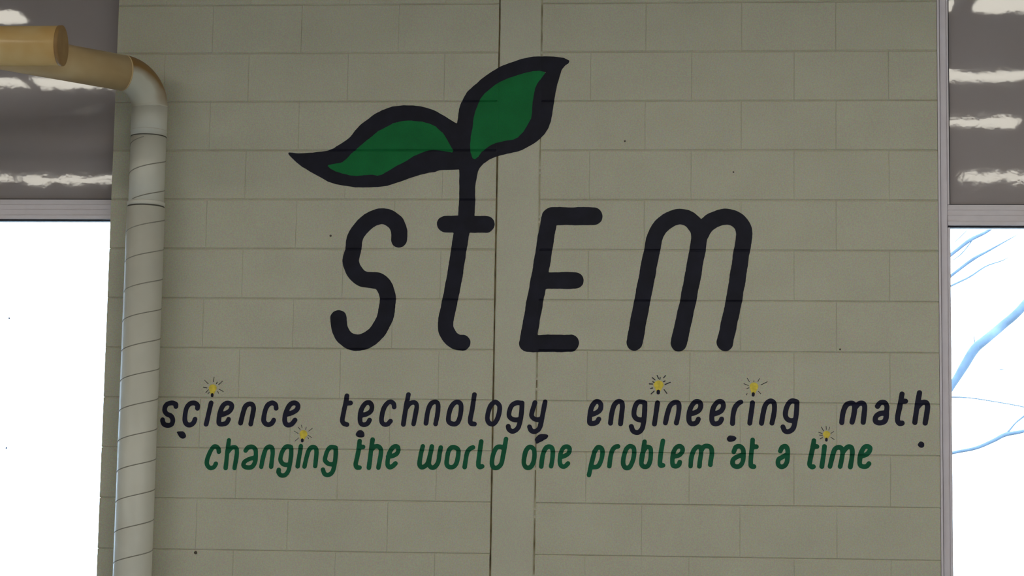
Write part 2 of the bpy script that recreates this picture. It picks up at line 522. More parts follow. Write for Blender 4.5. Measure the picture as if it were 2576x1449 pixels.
tube('elbow', ep, RE, M['brown_top'], duct, seg=64)
e1 = ep[-1]
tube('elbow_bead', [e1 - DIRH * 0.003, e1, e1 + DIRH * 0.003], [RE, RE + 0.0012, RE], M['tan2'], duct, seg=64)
zh = e1[2]
YT = -0.665
L = (e1[1] - YT) / -DIRH[1]
e2 = e1 + DIRH * L
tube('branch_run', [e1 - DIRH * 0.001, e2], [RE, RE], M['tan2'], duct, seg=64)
xe, zt = at(158, 115, YT)
RT = 0.0765
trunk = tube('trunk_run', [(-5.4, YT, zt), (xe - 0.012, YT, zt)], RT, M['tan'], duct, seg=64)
tube('end_cap', [(xe - 0.014, YT, zt), (xe - 0.012, YT, zt), (xe, YT, zt), (xe + 0.001, YT, zt), (xe + 0.0012, YT, zt)], [RT + 0.0005, RT + 0.002, RT + 0.002, RT - 0.001, RT - 0.004], M['cap'], trunk, seg=64)
for xs_ in (xe - 0.5,):
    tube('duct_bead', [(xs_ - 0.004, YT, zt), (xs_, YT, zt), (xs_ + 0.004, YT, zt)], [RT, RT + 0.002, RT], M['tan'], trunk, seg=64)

# ------------------------------------------------------------------ mural: painted shapes that follow the relief of the blocks
def catmull(pts, closed=False, sub=8):
    p = [np.array(q, float) for q in pts]
    n = len(p)
    if n == 2 and not closed: return np.array(p)
    out = []
    rngi = range(n if closed else n - 1)
    for i in rngi:
        if closed: a, b, c, d = p[i - 1], p[i], p[(i + 1) % n], p[(i + 2) % n]
        else:
            b, c = p[i], p[i + 1]
            a = p[i - 1] if i > 0 else 2 * b - c
            d = p[i + 2] if i + 2 < n else 2 * c - b
        for k in range(sub):
            t = k / sub
            out.append(0.5 * ((2 * b) + (-a + c) * t + (2 * a - 5 * b + 4 * c - d) * t * t + (-a + 3 * b - 3 * c + d) * t ** 3))
    if not closed: out.append(p[-1])
    else: out.append(out[0])
    return np.array(out)

def seg_dist(P, poly):
    """distance of points P (n,2) to a polyline"""
    best = np.full(len(P), 1e9)
    for a, b in zip(poly[:-1], poly[1:]):
        ab = b - a
        L2 = float(ab @ ab)
        if L2 < 1e-16: continue
        t = np.clip(((P - a) @ ab) / L2, 0, 1)
        d = P - a - t[:, None] * ab
        best = np.minimum(best, (d * d).sum(1))
    return np.sqrt(best)

def poly_sd(P, poly):
    d = seg_dist(P, poly)
    ins = np.zeros(len(P), bool)
    x, z = P[:, 0], P[:, 1]
    for a, b in zip(poly[:-1], poly[1:]):
        c = ((a[1] > z) != (b[1] > z))
        if abs(b[1] - a[1]) < 1e-12: continue
        xi = a[0] + (z - a[1]) * (b[0] - a[0]) / (b[1] - a[1])
        ins ^= c & (x < xi)
    return np.where(ins, -d, d)

def wobble(P, amp, s=1.0):
    x, z = P[:, 0] * s, P[:, 1] * s
    return amp * (np.sin(x * 67 + 2.3 * np.sin(z * 41 + 1.0)) + np.sin(z * 83 + 2.1 * np.sin(x * 57)) + 0.5 * np.sin((x + 1.4 * z) * 190 + 2.0 * np.sin(x * 71 - z * 43)))

def paint(name, field, bb, cell, material, parent, thick=0.0009):
    x0, x1, z0, z1 = bb
    nx, nz = int((x1 - x0) / cell) + 2, int((z1 - z0) / cell) + 2
    gx = x0 + np.arange(nx) * cell
    gz = z0 + np.arange(nz) * cell
    br = []                               # grid lines on the edges of every course, so the coat follows the bed joints
    for row in COURSES:
        za, zb_ = row[0][2], row[0][3]
        br += [q for q in (za - 0.0002, za, za + CW, zb_ - CW, zb_, zb_ + 0.0002) if z0 < q < gz[-1]]
    gz = np.array([q for q in gz if all(abs(q - p) > cell * 0.3 for p in br)] + br)
    gz.sort()
    gz = gz[np.concatenate([[True], np.diff(gz) > 1e-6])]
    nz = len(gz)
    X, Z = np.meshgrid(gx, gz)
    F = field(np.stack([X.ravel(), Z.ravel()], 1)).reshape(nz, nx)
    F = np.where(np.abs(F) < 1e-7, 1e-7, F)
    ins = F < 0
    cnt = ins[:-1, :-1].astype(int) + ins[:-1, 1:] + ins[1:, 1:] + ins[1:, :-1]
    verts, idx, faces = [], {}, []
    def gv(i, j):
        k = (i, j)
        if k not in idx:
            idx[k] = len(verts); verts.append((gx[i], gz[j]))
        return idx[k]
    def ev(i, j, i2, j2):
        k = (min((i, j), (i2, j2)), max((i, j), (i2, j2)))
        if k not in idx:
            (a, b), (c, d) = k
            t = F[b, a] / (F[b, a] - F[d, c])
            idx[k] = len(verts)
            verts.append((gx[a] + t * (gx[c] - gx[a]), gz[b] + t * (gz[d] - gz[b])))
        return idx[k]
    for j, i in zip(*np.nonzero(cnt)):
        i, j = int(i), int(j)
        cs = [(i, j), (i + 1, j), (i + 1, j + 1), (i, j + 1)]
        if cnt[j, i] == 4:
            faces.append([gv(*c) for c in cs]); continue
        poly = []
        for k in range(4):
            a, b = cs[k], cs[(k + 1) % 4]
            ia, ib = ins[a[1], a[0]], ins[b[1], b[0]]
            if ia: poly.append(gv(*a))
            if ia != ib: poly.append(ev(*a, *b))
        if len(poly) >= 3: faces.append(poly)
    if not verts: return None
    V = np.array(verts)
    h = cell * 0.55                       # the coat bridges the upright joints, so it never dips under a block edge
    y = np.min([relief(V[:, 0] + a, V[:, 1]) for a in (-h, 0, h)], axis=0) - thick
    return obj(name, np.stack([V[:, 0], y, V[:, 1]], 1), faces, material, parent)

PXM = F_PX / DIST                         # photo pixels per metre on the wall
def to_wall(pts, o, s):
    return np.array([at(o[0] + u / s, o[1] + v / s) for u, v in pts])

def strokes(name, lst, o, s, w, cell, material, parent, amp=0.00022, thick=0.0009):
    """lst: centre lines of brush strokes; a 3-tuple entry ('c', pts) closes the line; ('w', width, pts) sets its own width"""
    segs = []
    for st in lst:
        wid, closed = w, False
        while isinstance(st[0], str):
            if st[0] == 'c': closed = True; st = st[1]
            elif st[0] == 'w': wid = st[1]; st = st[2]
        P = to_wall(st, o, s)
        segs.append((catmull(P, closed, 6), wid / s / PXM / 2))
    allp = np.concatenate([q for q, _ in segs])
    mw = max(r for _, r in segs) + 0.006
    bb = (allp[:, 0].min() - mw, allp[:, 0].max() + mw, allp[:, 1].min() - mw, allp[:, 1].max() + mw)
    def field(P):
        d = np.full(len(P), 1e9)
        for q, r in segs: d = np.minimum(d, seg_dist(P, q) - r)
        return d + wobble(P, amp)
    return paint(name, field, bb, cell, material, parent, thick)

def mural(name, label, px, py, cat='lettering', group=None):
    x, z = at(px, py)
    e = empty(name, (x, -0.001, z))
    return tag(e, label, cat, group)

# --- the big word with its sprout
logo = mural('mural_emblem', 'large navy painted word STEM whose t sprouts two green leaves', 1165, 885, 'mural')
o1, s1 = (800, 480), 3.45
strokes('letter', [[(705, 422), (700, 330), (660, 262), (570, 221), (470, 245), (385, 312), (325, 400), (305, 510), (285, 610), (310, 690), (370, 755), (450, 775), (530, 785), (580, 840),
                    (605, 930), (592, 1060), (555, 1160), (490, 1250), (400, 1308), (320, 1316), (240, 1280), (190, 1200), (178, 1105)]], o1, s1, 145, 0.004, M['navy'], logo, 0.0005)
strokes('letter', [('w', 150, [(1106, 289), (1460, 292)]), [(1289, 150), (1288, 215), (1245, 372), (1215, 560), (1180, 780), (1145, 950), (1112, 1120), (1110, 1200), (1150, 1275), (1205, 1312), (1255, 1318)]],
        o1, s1, 138, 0.004, M['navy'], logo, 0.0005)
o2, s2 = (1280, 480), 3.37
strokes('letter', [('w', 156, [(362, 215), (718, 215)]), ('w', 144, [(280, 761), (562, 760)]), ('w', 148, [(160, 1294), (522, 1293)]), [(352, 215), (332, 300), (267, 690), (210, 1000), (160, 1285)]],
        o2, s2, 142, 0.004, M['navy'], logo, 0.0005)
strokes('letter', [[(1065, 1287), (1132, 930), (1213, 510), (1240, 390), (1290, 300), (1380, 237), (1465, 220), (1545, 250), (1600, 320), (1612, 390), (1598, 510), (1520, 930), (1440, 1292)],
                   [(1612, 400), (1660, 310), (1740, 245), (1850, 220), (1945, 255), (1995, 345), (1975, 510), (1908, 930), (1831, 1290)]], o2, s2, 138, 0.004, M['navy'], logo, 0.0005)
LO, RO, s3 = (700, 120), (1080, 120), 3.8125
Lp = lambda pts: [(700 + u / s3, 120 + v / s3) for u, v in pts]
Rp = lambda pts: [(1080 + u / s3, 120 + v / s3) for u, v in pts]
outer = Lp([(100, 1005), (200, 1012), (330, 1008), (440, 995), (530, 965), (620, 910), (690, 855), (740, 790), (800, 730), (860, 685), (920, 640), (1000, 600), (1090, 565), (1200, 552), (1300, 555), (1420, 575)]) + \
    Rp([(30, 592), (76, 612), (120, 640), (190, 685), (265, 725), (275, 660), (285, 600), (300, 545), (325, 490), (360, 430), (420, 370), (500, 300), (580, 240), (680, 180), (780, 145), (880, 110), (1000, 85), (1100, 82),
        (1200, 85), (1290, 98), (1345, 125), (1335, 150), (1300, 175), (1270, 215), (1250, 270), (1230, 340), (1215, 420), (1200, 490), (1190, 560), (1180, 630), (1165, 710), (1140, 780), (1100, 840), (1040, 895),
        (970, 940), (890, 985), (800, 1005), (720, 1025), (640, 1045), (570, 1075), (520, 1110), (485, 1150), (465, 1190), (455, 1240), (443, 1320), (440, 1449), (436, 1560), (436, 1660), (276, 1660), (280, 1560), (285, 1449), (290, 1320), (288, 1240),
        (285, 1170), (200, 1170), (100, 1175), (50, 1192)]) + \
    Lp([(1440, 1200), (1350, 1225), (1270, 1250), (1150, 1290), (1050, 1325), (950, 1337), (850, 1338), (740, 1340), (640, 1325), (560, 1310), (480, 1285), (400, 1240), (320, 1195), (230, 1145), (170, 1095), (120, 1045), (98, 1020)])
in_l = Lp([(470, 1130), (560, 1110), (610, 1100), (660, 1060), (700, 1015), (760, 965), (830, 905), (900, 850), (960, 800), (1030, 765), (1100, 725), (1180, 705), (1280, 700), (1380, 710), (1450, 730), (1510, 755)]) + \
    Rp([(90, 785), (130, 820), (170, 880), (200, 930), (228, 985), (225, 1005), (170, 998), (110, 985), (40, 980)]) + \
    Lp([(1440, 985), (1370, 1010), (1300, 1040), (1220, 1090), (1140, 1130), (1060, 1180), (1000, 1215), (950, 1228), (900, 1220), (830, 1222), (760, 1230), (680, 1225), (610, 1205), (550, 1185), (500, 1160)])
in_r = Rp([(1118, 235), (1060, 222), (1000, 225), (930, 240), (850, 262), (770, 290), (690, 325), (640, 350), (580, 400), (530, 440), (490, 490), (470, 540), (440, 610), (425, 680), (415, 770), (400, 850), (390, 930), (395, 1000),
           (415, 1060), (435, 1070), (470, 1045), (500, 1000), (540, 970), (590, 935), (640, 915), (720, 895), (800, 885), (850, 860), (900, 810), (940, 750), (975, 680), (985, 620), (990, 540), (1000, 460), (1015, 390), (1040, 340), (1080, 290)])
def wallpoly(pts):
    q = np.array([at(*p) for p in pts])
    return np.concatenate([q, q[:1]])
PO, PIL, PIR = wallpoly(outer), wallpoly(in_l), wallpoly(in_r)
def bbox(P, m_=0.008): return (P[:, 0].min() - m_, P[:, 0].max() + m_, P[:, 1].min() - m_, P[:, 1].max() + m_)
fin = lambda P: np.minimum(poly_sd(P, PIL), poly_sd(P, PIR)) + wobble(P, 0.0004)
sprout = paint('sprout_outline', lambda P: np.maximum(poly_sd(P, PO) + wobble(P, 0.0005, 0.7), -fin(P)), bbox(PO), 0.004, M['navy'], logo, 0.0010)
sprout['label'] = 'thick navy outline of two leaves on a stem'
for PI_ in (PIL, PIR):
    g = paint('leaf', lambda P, q=PI_: poly_sd(P, q) + wobble(P, 0.0004), bbox(PI_), 0.004, M['green'], logo, 0.0010)
    g['label'] = 'bright green painted leaf'

# --- lettering
CA, CB, CC, CD = ((390, 930), 4.83), ((840, 930), 4.44), ((1440, 930), 4.293), ((1800, 930), 4.44)
PXC = ((0, 0), 1.0)
def word(name, label, px, py, letters, frame, w, material, cell=0.003):
    e = mural(name, label, px, py)
    for L_ in letters:
        fr = frame
        if isinstance(L_, dict): fr, ww, L_ = L_['frame'], L_['w'], L_['s']
        else: ww = w
        strokes('letter', L_, fr[0], fr[1], ww, cell, material, e)
    return e
C = lambda p: ('c', p)
W = {}
W['science'] = word('painted_word', 'navy painted word science, beside the vertical duct', 580, 1075, [
    [[(253, 446), (250, 418), (205, 404), (150, 418), (122, 455), (118, 500), (142, 538), (190, 560), (215, 600), (213, 640), (195, 668), (155, 677), (112, 663), (94, 630), (92, 608)]],
    [[(515, 468), (516, 430), (480, 405), (430, 412), (390, 452), (370, 520), (362, 600), (372, 645), (400, 670), (440, 668), (472, 640), (486, 602)]],
    [[(682, 405), (622, 662)]],
    [[(788, 556), (860, 530), (910, 500), (934, 450), (918, 414), (870, 406), (825, 440), (790, 520), (778, 600), (782, 655), (830, 660), (870, 645), (895, 602)]],
    [[(1040, 650), (1075, 505), (1100, 445), (1140, 417), (1180, 422), (1198, 460), (1190, 530), (1163, 660)]],
    [[(1473, 468), (1465, 425), (1425, 403), (1375, 427), (1345, 480), (1325, 560), (1322, 620), (1345, 658), (1385, 668), (1425, 645), (1443, 612)]],
    [[(1590, 545), (1660, 525), (1720, 490), (1737, 440), (1715, 408), (1670, 407), (1630, 440), (1595, 510), (1577, 580), (1580, 640), (1610, 672), (1660, 662), (1702, 612)]],
], CA, 60, M['navy2'])
W['technology'] = word('painted_word', 'navy painted word technology, under the sprouting letter t', 1115, 1085, [
    [[(145, 292), (130, 380), (105, 500), (94, 565), (110, 600), (145, 613)], [(140, 377), (186, 372)]],
    [[(302, 512), (370, 495), (415, 460), (425, 410), (400, 370), (360, 372), (325, 410), (300, 470), (292, 550), (302, 600), (335, 614), (375, 600), (398, 562)]],
    [[(673, 416), (665, 378), (630, 358), (590, 382), (555, 440), (535, 520), (535, 580), (560, 610), (600, 608), (633, 574)]],
    [[(832, 278), (800, 450), (776, 612)], [(805, 430), (850, 377), (900, 367), (925, 400), (915, 480), (890, 605)]],
    [[(1029, 598), (1045, 480), (1075, 395), (1115, 361), (1155, 370), (1165, 420), (1155, 510), (1136, 605)]],
    [C([(1375, 361), (1416, 383), (1420, 450), (1405, 540), (1375, 597), (1330, 607), (1285, 583), (1280, 530), (1300, 440), (1335, 382)])],
    [[(1570, 278), (1545, 440), (1523, 555), (1532, 600), (1570, 606)]],
    [C([(1808, 362), (1848, 400), (1848, 470), (1825, 550), (1787, 603), (1742, 600), (1716, 560), (1720, 490), (1745, 412), (1778, 372)])],
    [[(2090, 372), (2040, 370), (1988, 400), (1962, 460), (1957, 515), (1985, 548), (2030, 560), (2075, 555)], [(2103, 372), (2095, 480), (2075, 600), (2050, 658), (2000, 690), (1957, 668), (1947, 632)]],
    [[(2245, 368), (2215, 470), (2210, 518), (2240, 550), (2285, 557), (2325, 545)], [(2360, 358), (2335, 480), (2310, 610), (2285, 668), (2240, 692), (2203, 678), (2184, 638)]],
], CB, 54, M['navy2'])
W['engineering'] = word('painted_word', 'navy painted word engineering with two yellow bulbs for dots', 1740, 1085, [
    [[(197, 488), (260, 465), (300, 430), (308, 380), (285, 347), (250, 347), (215, 390), (195, 450), (185, 530), (190, 576), (230, 580), (265, 566), (285, 534)]],
    [[(411, 578), (425, 470), (450, 385), (490, 344), (530, 352), (540, 400), (530, 490), (520, 584)]],
    [[(770, 352), (720, 347), (687, 377), (667, 440), (667, 495), (690, 528), (730, 542), (765, 540)], [(783, 360), (780, 460), (770, 560), (750, 640), (705, 678), (657, 662), (636, 613)]],
    [[(919, 358), (886, 585)]],
    [[(1005, 575), (1030, 460), (1060, 382), (1110, 352), (1145, 365), (1150, 420), (1140, 500), (1122, 575)]],
    [[(1265, 480), (1320, 465), (1365, 440), (1385, 395), (1373, 352), (1330, 347), (1290, 387), (1265, 450), (1257, 530), (1272, 576), (1310, 585), (1343, 568), (1361, 534)]],
    [[(1515, 480), (1570, 465), (1610, 440), (1630, 395), (1618, 352), (1575, 347), (1535, 387), (1512, 450), (1505, 530), (1520, 576), (1555, 585), (1593, 568), (1612, 534)]],
    [[(1729, 580), (1735, 490), (1755, 412), (1788, 367), (1818, 350)]],
    [[(1945, 358), (1915, 577)]],
    [[(2042, 578), (2060, 470), (2085, 382), (2130, 340), (2173, 355), (2182, 410), (2174, 490), (2154, 577)]],
    [[(2418, 345), (2370, 337), (2330, 372), (2305, 440), (2302, 500), (2327, 538), (2370, 550), (2405, 540)], [(2425, 350), (2420, 450), (2405, 560), (2380, 638), (2330, 670), (2292, 658), (2273, 618)]],
], CC, 54, M['navy2'])
W['math'] = word('painted_word', 'navy painted word math, beside the window with branches', 2225, 1070, [
    [[(1409, 590), (1425, 480), (1455, 402), (1500, 375), (1540, 380), (1555, 420), (1545, 500), (1525, 585)], [(1555, 430), (1600, 382), (1645, 377), (1665, 410), (1660, 490), (1650, 588)]],
    [[(1810, 408), (1840, 370), (1888, 369), (1913, 410), (1910, 470), (1904, 540), (1880, 583), (1825, 593), (1785, 572), (1793, 522), (1840, 490), (1900, 482)]],
    [[(2083, 272), (2060, 400), (2035, 520), (2035, 575), (2058, 600), (2083, 596)], [(2070, 355), (2122, 352)]],
    [[(2278, 258), (2250, 420), (2226, 590)], [(2255, 420), (2300, 372), (2348, 365), (2368, 400), (2360, 490), (2341, 595)]],
], CD, 58, M['navy2'])
W['changing'] = word('painted_word', 'green painted word changing with a yellow bulb for its dot', 680, 1185, [
    [[(775, 998), (765, 952), (725, 932), (690, 962), (655, 1030), (630, 1110), (637, 1163), (670, 1193), (715, 1183), (740, 1142)]],
    [[(898, 857), (885, 960), (870, 1080), (858, 1195)], [(885, 1000), (930, 950), (978, 945), (995, 990), (985, 1090), (966, 1195)]],
    [[(1100, 983), (1130, 947), (1180, 936), (1220, 970), (1225, 1040), (1215, 1120), (1180, 1178), (1120, 1188), (1076, 1168), (1086, 1122), (1140, 1088), (1208, 1068)]],
    [[(1291, 1182), (1315, 1060), (1345, 967), (1385, 937), (1420, 950), (1430, 1010), (1420, 1100), (1410, 1180)]],
    [[(1640, 935), (1592, 937), (1552, 985), (1527, 1060), (1527, 1108), (1560, 1148), (1605, 1157), (1632, 1150)], [(1652, 940), (1655, 1020), (1640, 1140), (1620, 1228), (1580, 1278), (1530, 1283), (1503, 1250), (1504, 1218)]],
    [[(1773, 928), (1732, 1175)]],
    [[(1816, 1177), (1840, 1070), (1870, 977), (1910, 942), (1950, 952), (1962, 1000), (1955, 1090), (1946, 1172)]],
    [[(2185, 945), (2132, 942), (2092, 990), (2070, 1060), (2067, 1102), (2100, 1138), (2145, 1150), (2172, 1140)], [(2195, 950), (2195, 1040), (2180, 1160), (2155, 1243), (2110, 1278), (2062, 1268), (2040, 1214)]],
], CA, 55, M['dgreen'])
W['the'] = word('painted_word', 'green painted word the, under the navy word technology', 947, 1180, [
    [[(288, 797), (275, 900), (255, 1000), (244, 1055), (256, 1090), (286, 1093)], [(280, 868), (326, 862)]],
    [[(432, 782), (415, 900), (391, 1095)], [(420, 890), (465, 857), (508, 866), (525, 910), (515, 1000), (496, 1095)]],
    [[(605, 973), (665, 960), (708, 930), (720, 882), (700, 857), (660, 867), (625, 920), (605, 990), (599, 1058), (620, 1087), (655, 1078), (687, 1048)]],
], CB, 52, M['dgreen'])
W['world'] = word('painted_word', 'green painted word world, crossing the cracked column seam', 1163, 1180, [
    [[(993, 857), (970, 950), (956, 1048), (975, 1087), (1010, 1083), (1050, 1040), (1075, 950), (1094, 858)], [(1065, 1000), (1062, 1060), (1090, 1093), (1130, 1083), (1165, 1030), (1180, 940), (1194, 868)]],
    [C([(1340, 866), (1385, 890), (1390, 950), (1370, 1040), (1338, 1083), (1292, 1088), (1261, 1060), (1263, 1000), (1280, 912), (1305, 876)])],
    [[(1461, 1087), (1475, 990), (1490, 922), (1520, 882), (1552, 868)]],
    [[(1646, 802), (1625, 950), (1613, 1055), (1626, 1087), (1656, 1080)]],
    [C([(1900, 882), (1850, 860), (1810, 880), (1775, 960), (1766, 1048), (1786, 1092), (1830, 1092), (1870, 1048), (1890, 960)]), [(1922, 774), (1905, 880), (1888, 970)]],
], CB, 52, M['dgreen'])
W['one'] = word('painted_word', 'green painted word one, under the y of technology', 1373, 1180, [
    [C([(2188, 862), (2233, 890), (2240, 960), (2225, 1040), (2195, 1087), (2150, 1092), (2123, 1050), (2127, 980), (2147, 902)])],
    [[(2316, 1083), (2330, 970), (2350, 902), (2385, 862), (2428, 866), (2445, 910), (2440, 1000), (2426, 1078)]],
    {'frame': PXC, 'w': 11.2, 's': [[(1410.5, 1150), (1422, 1146), (1431, 1139), (1432.5, 1128), (1426, 1123.5), (1417, 1127), (1410, 1142), (1408, 1160), (1411.5, 1171.5), (1420, 1174), (1429, 1166)]]},
], CB, 52, M['dgreen'])
W['problem'] = word('painted_word', 'green painted word problem, under the navy word engineering', 1635, 1180, [
    [[(240, 885), (275, 838), (315, 850), (325, 900), (310, 980), (275, 1043), (225, 1053)], [(240, 880), (205, 1020), (179, 1138)]],
    [[(399, 1042), (410, 950), (430, 872), (460, 837), (492, 828)]],
    [C([(630, 826), (663, 850), (665, 920), (645, 1000), (615, 1053), (572, 1058), (549, 1020), (553, 950), (575, 872), (600, 837)])],
    [[(779, 777), (765, 880), (745, 1000)], C([(765, 885), (800, 837), (840, 846), (848, 900), (840, 980), (815, 1038), (776, 1048), (746, 1020), (750, 940)])],
    [[(978, 768), (955, 900), (945, 1008), (955, 1036), (980, 1033)]],
    [[(1090, 938), (1150, 925), (1183, 890), (1188, 852), (1160, 827), (1120, 842), (1090, 900), (1079, 980), (1086, 1032), (1120, 1043), (1148, 1028), (1159, 998)]],
    [[(1276, 1042), (1285, 950), (1310, 872), (1350, 832), (1385, 847), (1390, 900), (1375, 990), (1371, 1042)], [(1390, 880), (1420, 832), (1470, 827), (1500, 852), (1505, 910), (1495, 980), (1490, 1027)]],
], CC, 50, M['dgreen'])
W['at'] = word('painted_word', 'green painted word at, beside a dark oval spot', 1868, 1180, [
    [[(1742, 888), (1765, 837), (1810, 827), (1843, 860), (1847, 920), (1840, 990), (1810, 1038), (1762, 1047), (1731, 1018), (1737, 970), (1780, 940), (1833, 922)]],
    [[(1947, 758), (1935, 870), (1925, 1000), (1931, 1041), (1960, 1047)], [(1940, 835), (1986, 832)]],
], CC, 50, M['dgreen'])
W['a'] = word('painted_word', 'single green painted letter a standing alone between at and time', 1968, 1180, [
    [[(2245, 878), (2265, 837), (2303, 827), (2323, 860), (2325, 920), (2315, 1000), (2285, 1042), (2246, 1047), (2221, 1018), (2227, 970), (2265, 945), (2308, 922)]],
], CC, 50, M['dgreen'])
W['time'] = word('painted_word', 'green painted word time with a pale yellow bulb for its dot', 2112, 1180, [
    [[(1098, 792), (1080, 900), (1055, 1020), (1052, 1066), (1075, 1086), (1093, 1083)], [(1085, 860), (1132, 858)]],
    [[(1217, 858), (1205, 960), (1187, 1081)]],
    [[(1279, 1081), (1305, 970), (1330, 892), (1370, 866), (1408, 880), (1420, 930), (1405, 1020), (1391, 1081)], [(1425, 920), (1470, 867), (1513, 866), (1528, 910), (1520, 1000), (1506, 1086)]],
    [[(1620, 968), (1680, 950), (1714, 920), (1726, 878), (1700, 857), (1660, 867), (1625, 930), (1611, 1010), (1616, 1066), (1650, 1082), (1688, 1077), (1713, 1048)]],
], CD, 53, M['dgreen'])

# --- painted light bulbs standing for the dots of the i's
def bulb(parent, frame, c, r, base, rays, rw):
    (o, s) = frame
    cx, cz = at(o[0] + c[0] / s, o[1] + c[1] / s)
    e = empty('light_bulb', (0, 0, 0), None)
    e.location = (cx, -0.001, cz)
    e.parent = parent
    e.matrix_parent_inverse = Matrix.Translation(-parent.location)
    def lin(name, pts, w, material, thick=0.0011):
        ob = strokes(name, [pts], o, s, w, 0.0016, material, e, amp=0.0001, thick=thick)
        if ob: ob.matrix_parent_inverse = Matrix.Translation(-Vector((cx, -0.001, cz)))
        return ob
    # pear shape: round head tapering to the base
    head = to_wall([c], o, s)[0]
    foot = to_wall([base], o, s)[0]
    rr = r / s / PXM
    def field(P):
        ab = foot - head
        t = np.clip(((P - head) @ ab) / float(ab @ ab), 0, 1)
        d = np.sqrt(((P - head - t[:, None] * ab) ** 2).sum(1))
        return d - rr * (1 - 0.62 * t) + wobble(P, 0.00012)
    bb = (min(head[0], foot[0]) - rr - .004, max(head[0], foot[0]) + rr + .004, foot[1] - .01, head[1] + rr + .004)
    g = paint('bulb_glass', field, bb, 0.0016, M['yellow'], e, 0.0012)
    g.matrix_parent_inverse = Matrix.Translation(-Vector((cx, -0.001, cz)))
    lin('bulb_base', [(base[0], base[1] + 2), (base[0] - 1, base[1] + 17)], r * 0.68, M['navy2'], 0.0016)
    for ry_ in rays: lin('light_ray', list(ry_), rw, M['ray'])
    return e
bulb(W['science'], CA, (702, 228), 50, (696, 300), [((720, 88), (709, 148)), ((602, 127), (648, 173)), ((822, 138), (772, 183)), ((585, 213), (632, 222)), ((778, 237), (830, 265)), ((650, 243), (617, 280)), ((757, 150), (745, 172)), ((762, 262), (772, 288)), ((662, 272), (642, 295))], 8)
bulb(W['engineering'], CC, (931, 170), 54, (928, 232), [((915, 62), (930, 95)), ((1005, 64), (985, 88)), ((862, 85), (892, 110)), ((1058, 136), (1000, 160)), ((830, 153), (866, 155)), ((845, 203), (866, 198)), ((850, 262), (882, 232)), ((990, 215), (1020, 256)), ((985, 130), (1000, 122)), ((868, 130), (884, 138)), ((948, 85), (944, 105))], 12)
bulb(W['engineering'], CC, (1960, 185), 47, (1953, 258), [((1888, 93), (1912, 132)), ((1850, 150), (1902, 172)), ((2020, 95), (2003, 128)), ((2105, 130), (2035, 165)), ((1882, 205), (1907, 195)), ((2008, 233), (2035, 262)), ((1886, 258), (1878, 275)), ((1960, 118), (1958, 132))], 7)
bulb(W['changing'], CA, (1803, 785), 50, (1790, 850), [((1692, 745), (1742, 777)), ((1915, 710), (1868, 747)), ((1780, 672), (1786, 705)), ((1838, 698), (1830, 727)), ((1742, 700), (1764, 727)), ((1700, 870), (1747, 828)), ((1862, 797), (1907, 827)), ((1856, 820), (1868, 840))], 7)
bulb(W['time'], CD, (1241, 725), 41, (1239, 772), [((1182, 640), (1207, 685)), ((1235, 632), (1238, 668)), ((1277, 640), (1264, 675)), ((1322, 690), (1287, 712)), ((1160, 730), (1196, 731)), ((1168, 772), (1196, 756)), ((1287, 755), (1327, 780)), ((1150, 698), (1192, 713))], 7)

# --- dark spots (old fixing holes) and small nail marks on the wall
def blot(name, label, pts, frame, material, cat, group=None, closed=True):
    P = catmull(to_wall(pts, *frame), True, 6)
    c = P.mean(0)
    # a shallow lump of dark filler that follows the wall face
    f = lambda Q: poly_sd(Q, P) + wobble(Q, 0.0005)
    o = paint(name, f, bbox(P), 0.0022, material, None, 0.0014)
    me = o.data
    co = np.empty(len(me.vertices) * 3); me.vertices.foreach_get('co', co); co = co.reshape(-1, 3)
    d = -f(co[:, [0, 2]])
    co[:, 1] -= np.clip(d, 0, 0.006) * 0.35
    me.vertices.foreach_set('co', co.ravel()); me.update()
    tag(o, label, cat, group)
    return o
def circ(c, r, k=10): return [(c[0] + r * math.cos(2 * math.pi * i / k) * (1 + 0.08 * math.sin(3 * i)), c[1] + r * math.sin(2 * math.pi * i / k)) for i in range(k)]
blot('dark_spot', 'ragged dark blue spot on the wall under the word science', [(262, 755), (300, 748), (345, 752), (373, 790), (368, 825), (335, 838), (300, 822), (280, 795)], CA, M['navy2'], 'spot')
blot('dark_spot', 'dark spot on the wall touching the top of the green word the', [(265, 685), (300, 675), (330, 695), (342, 725), (335, 750), (295, 758), (255, 745), (245, 720)], CB, M['navy2'], 'spot')
blot('dark_spot', 'slanted dark spot on the wall above the green word one', [(2250, 768), (2290, 725), (2340, 715), (2390, 730), (2385, 765), (2340, 790), (2300, 808), (2265, 825), (2252, 800)], CB, M['navy2'], 'spot')
blot('dark_spot', 'oval dark spot on the wall above the green word at', [(1668, 740), (1690, 712), (1730, 710), (1765, 725), (1772, 748), (1745, 770), (1700, 778), (1675, 765)], CC, M['navy2'], 'spot')
blot('dark_spot', 'round dark blue spot on the wall under the word math', circ((2297, 838), 35), CD, M['navy2'], 'spot')
M['nail'] = mat('nail_mark', (0.10, 0.085, 0.07, 1), 0.7, var=0.1)
blot('nail_mark', 'small brown nail mark on a bed joint near the duct', circ((492.5, 1390), 4.6), PXC, M['nail'], 'nail mark')
blot('nail_mark', 'tiny dark nail mark on a bed joint near the branch window', circ((2113, 879), 2.6), PXC, M['nail'], 'nail mark')
blot('nail_mark', 'tiny dark nail mark on the block above the letter E', circ((1572, 355), 2.4), PXC, M['nail'], 'nail mark')
blot('nail_mark', 'tiny dark nail mark on the block above the letter m', circ((1845, 433), 2.6), PXC, M['nail'], 'nail mark')
blot('nail_mark', 'tiny dark nail mark on the block beside the letter S', circ((832, 593), 2.4), PXC, M['nail'], 'nail mark')

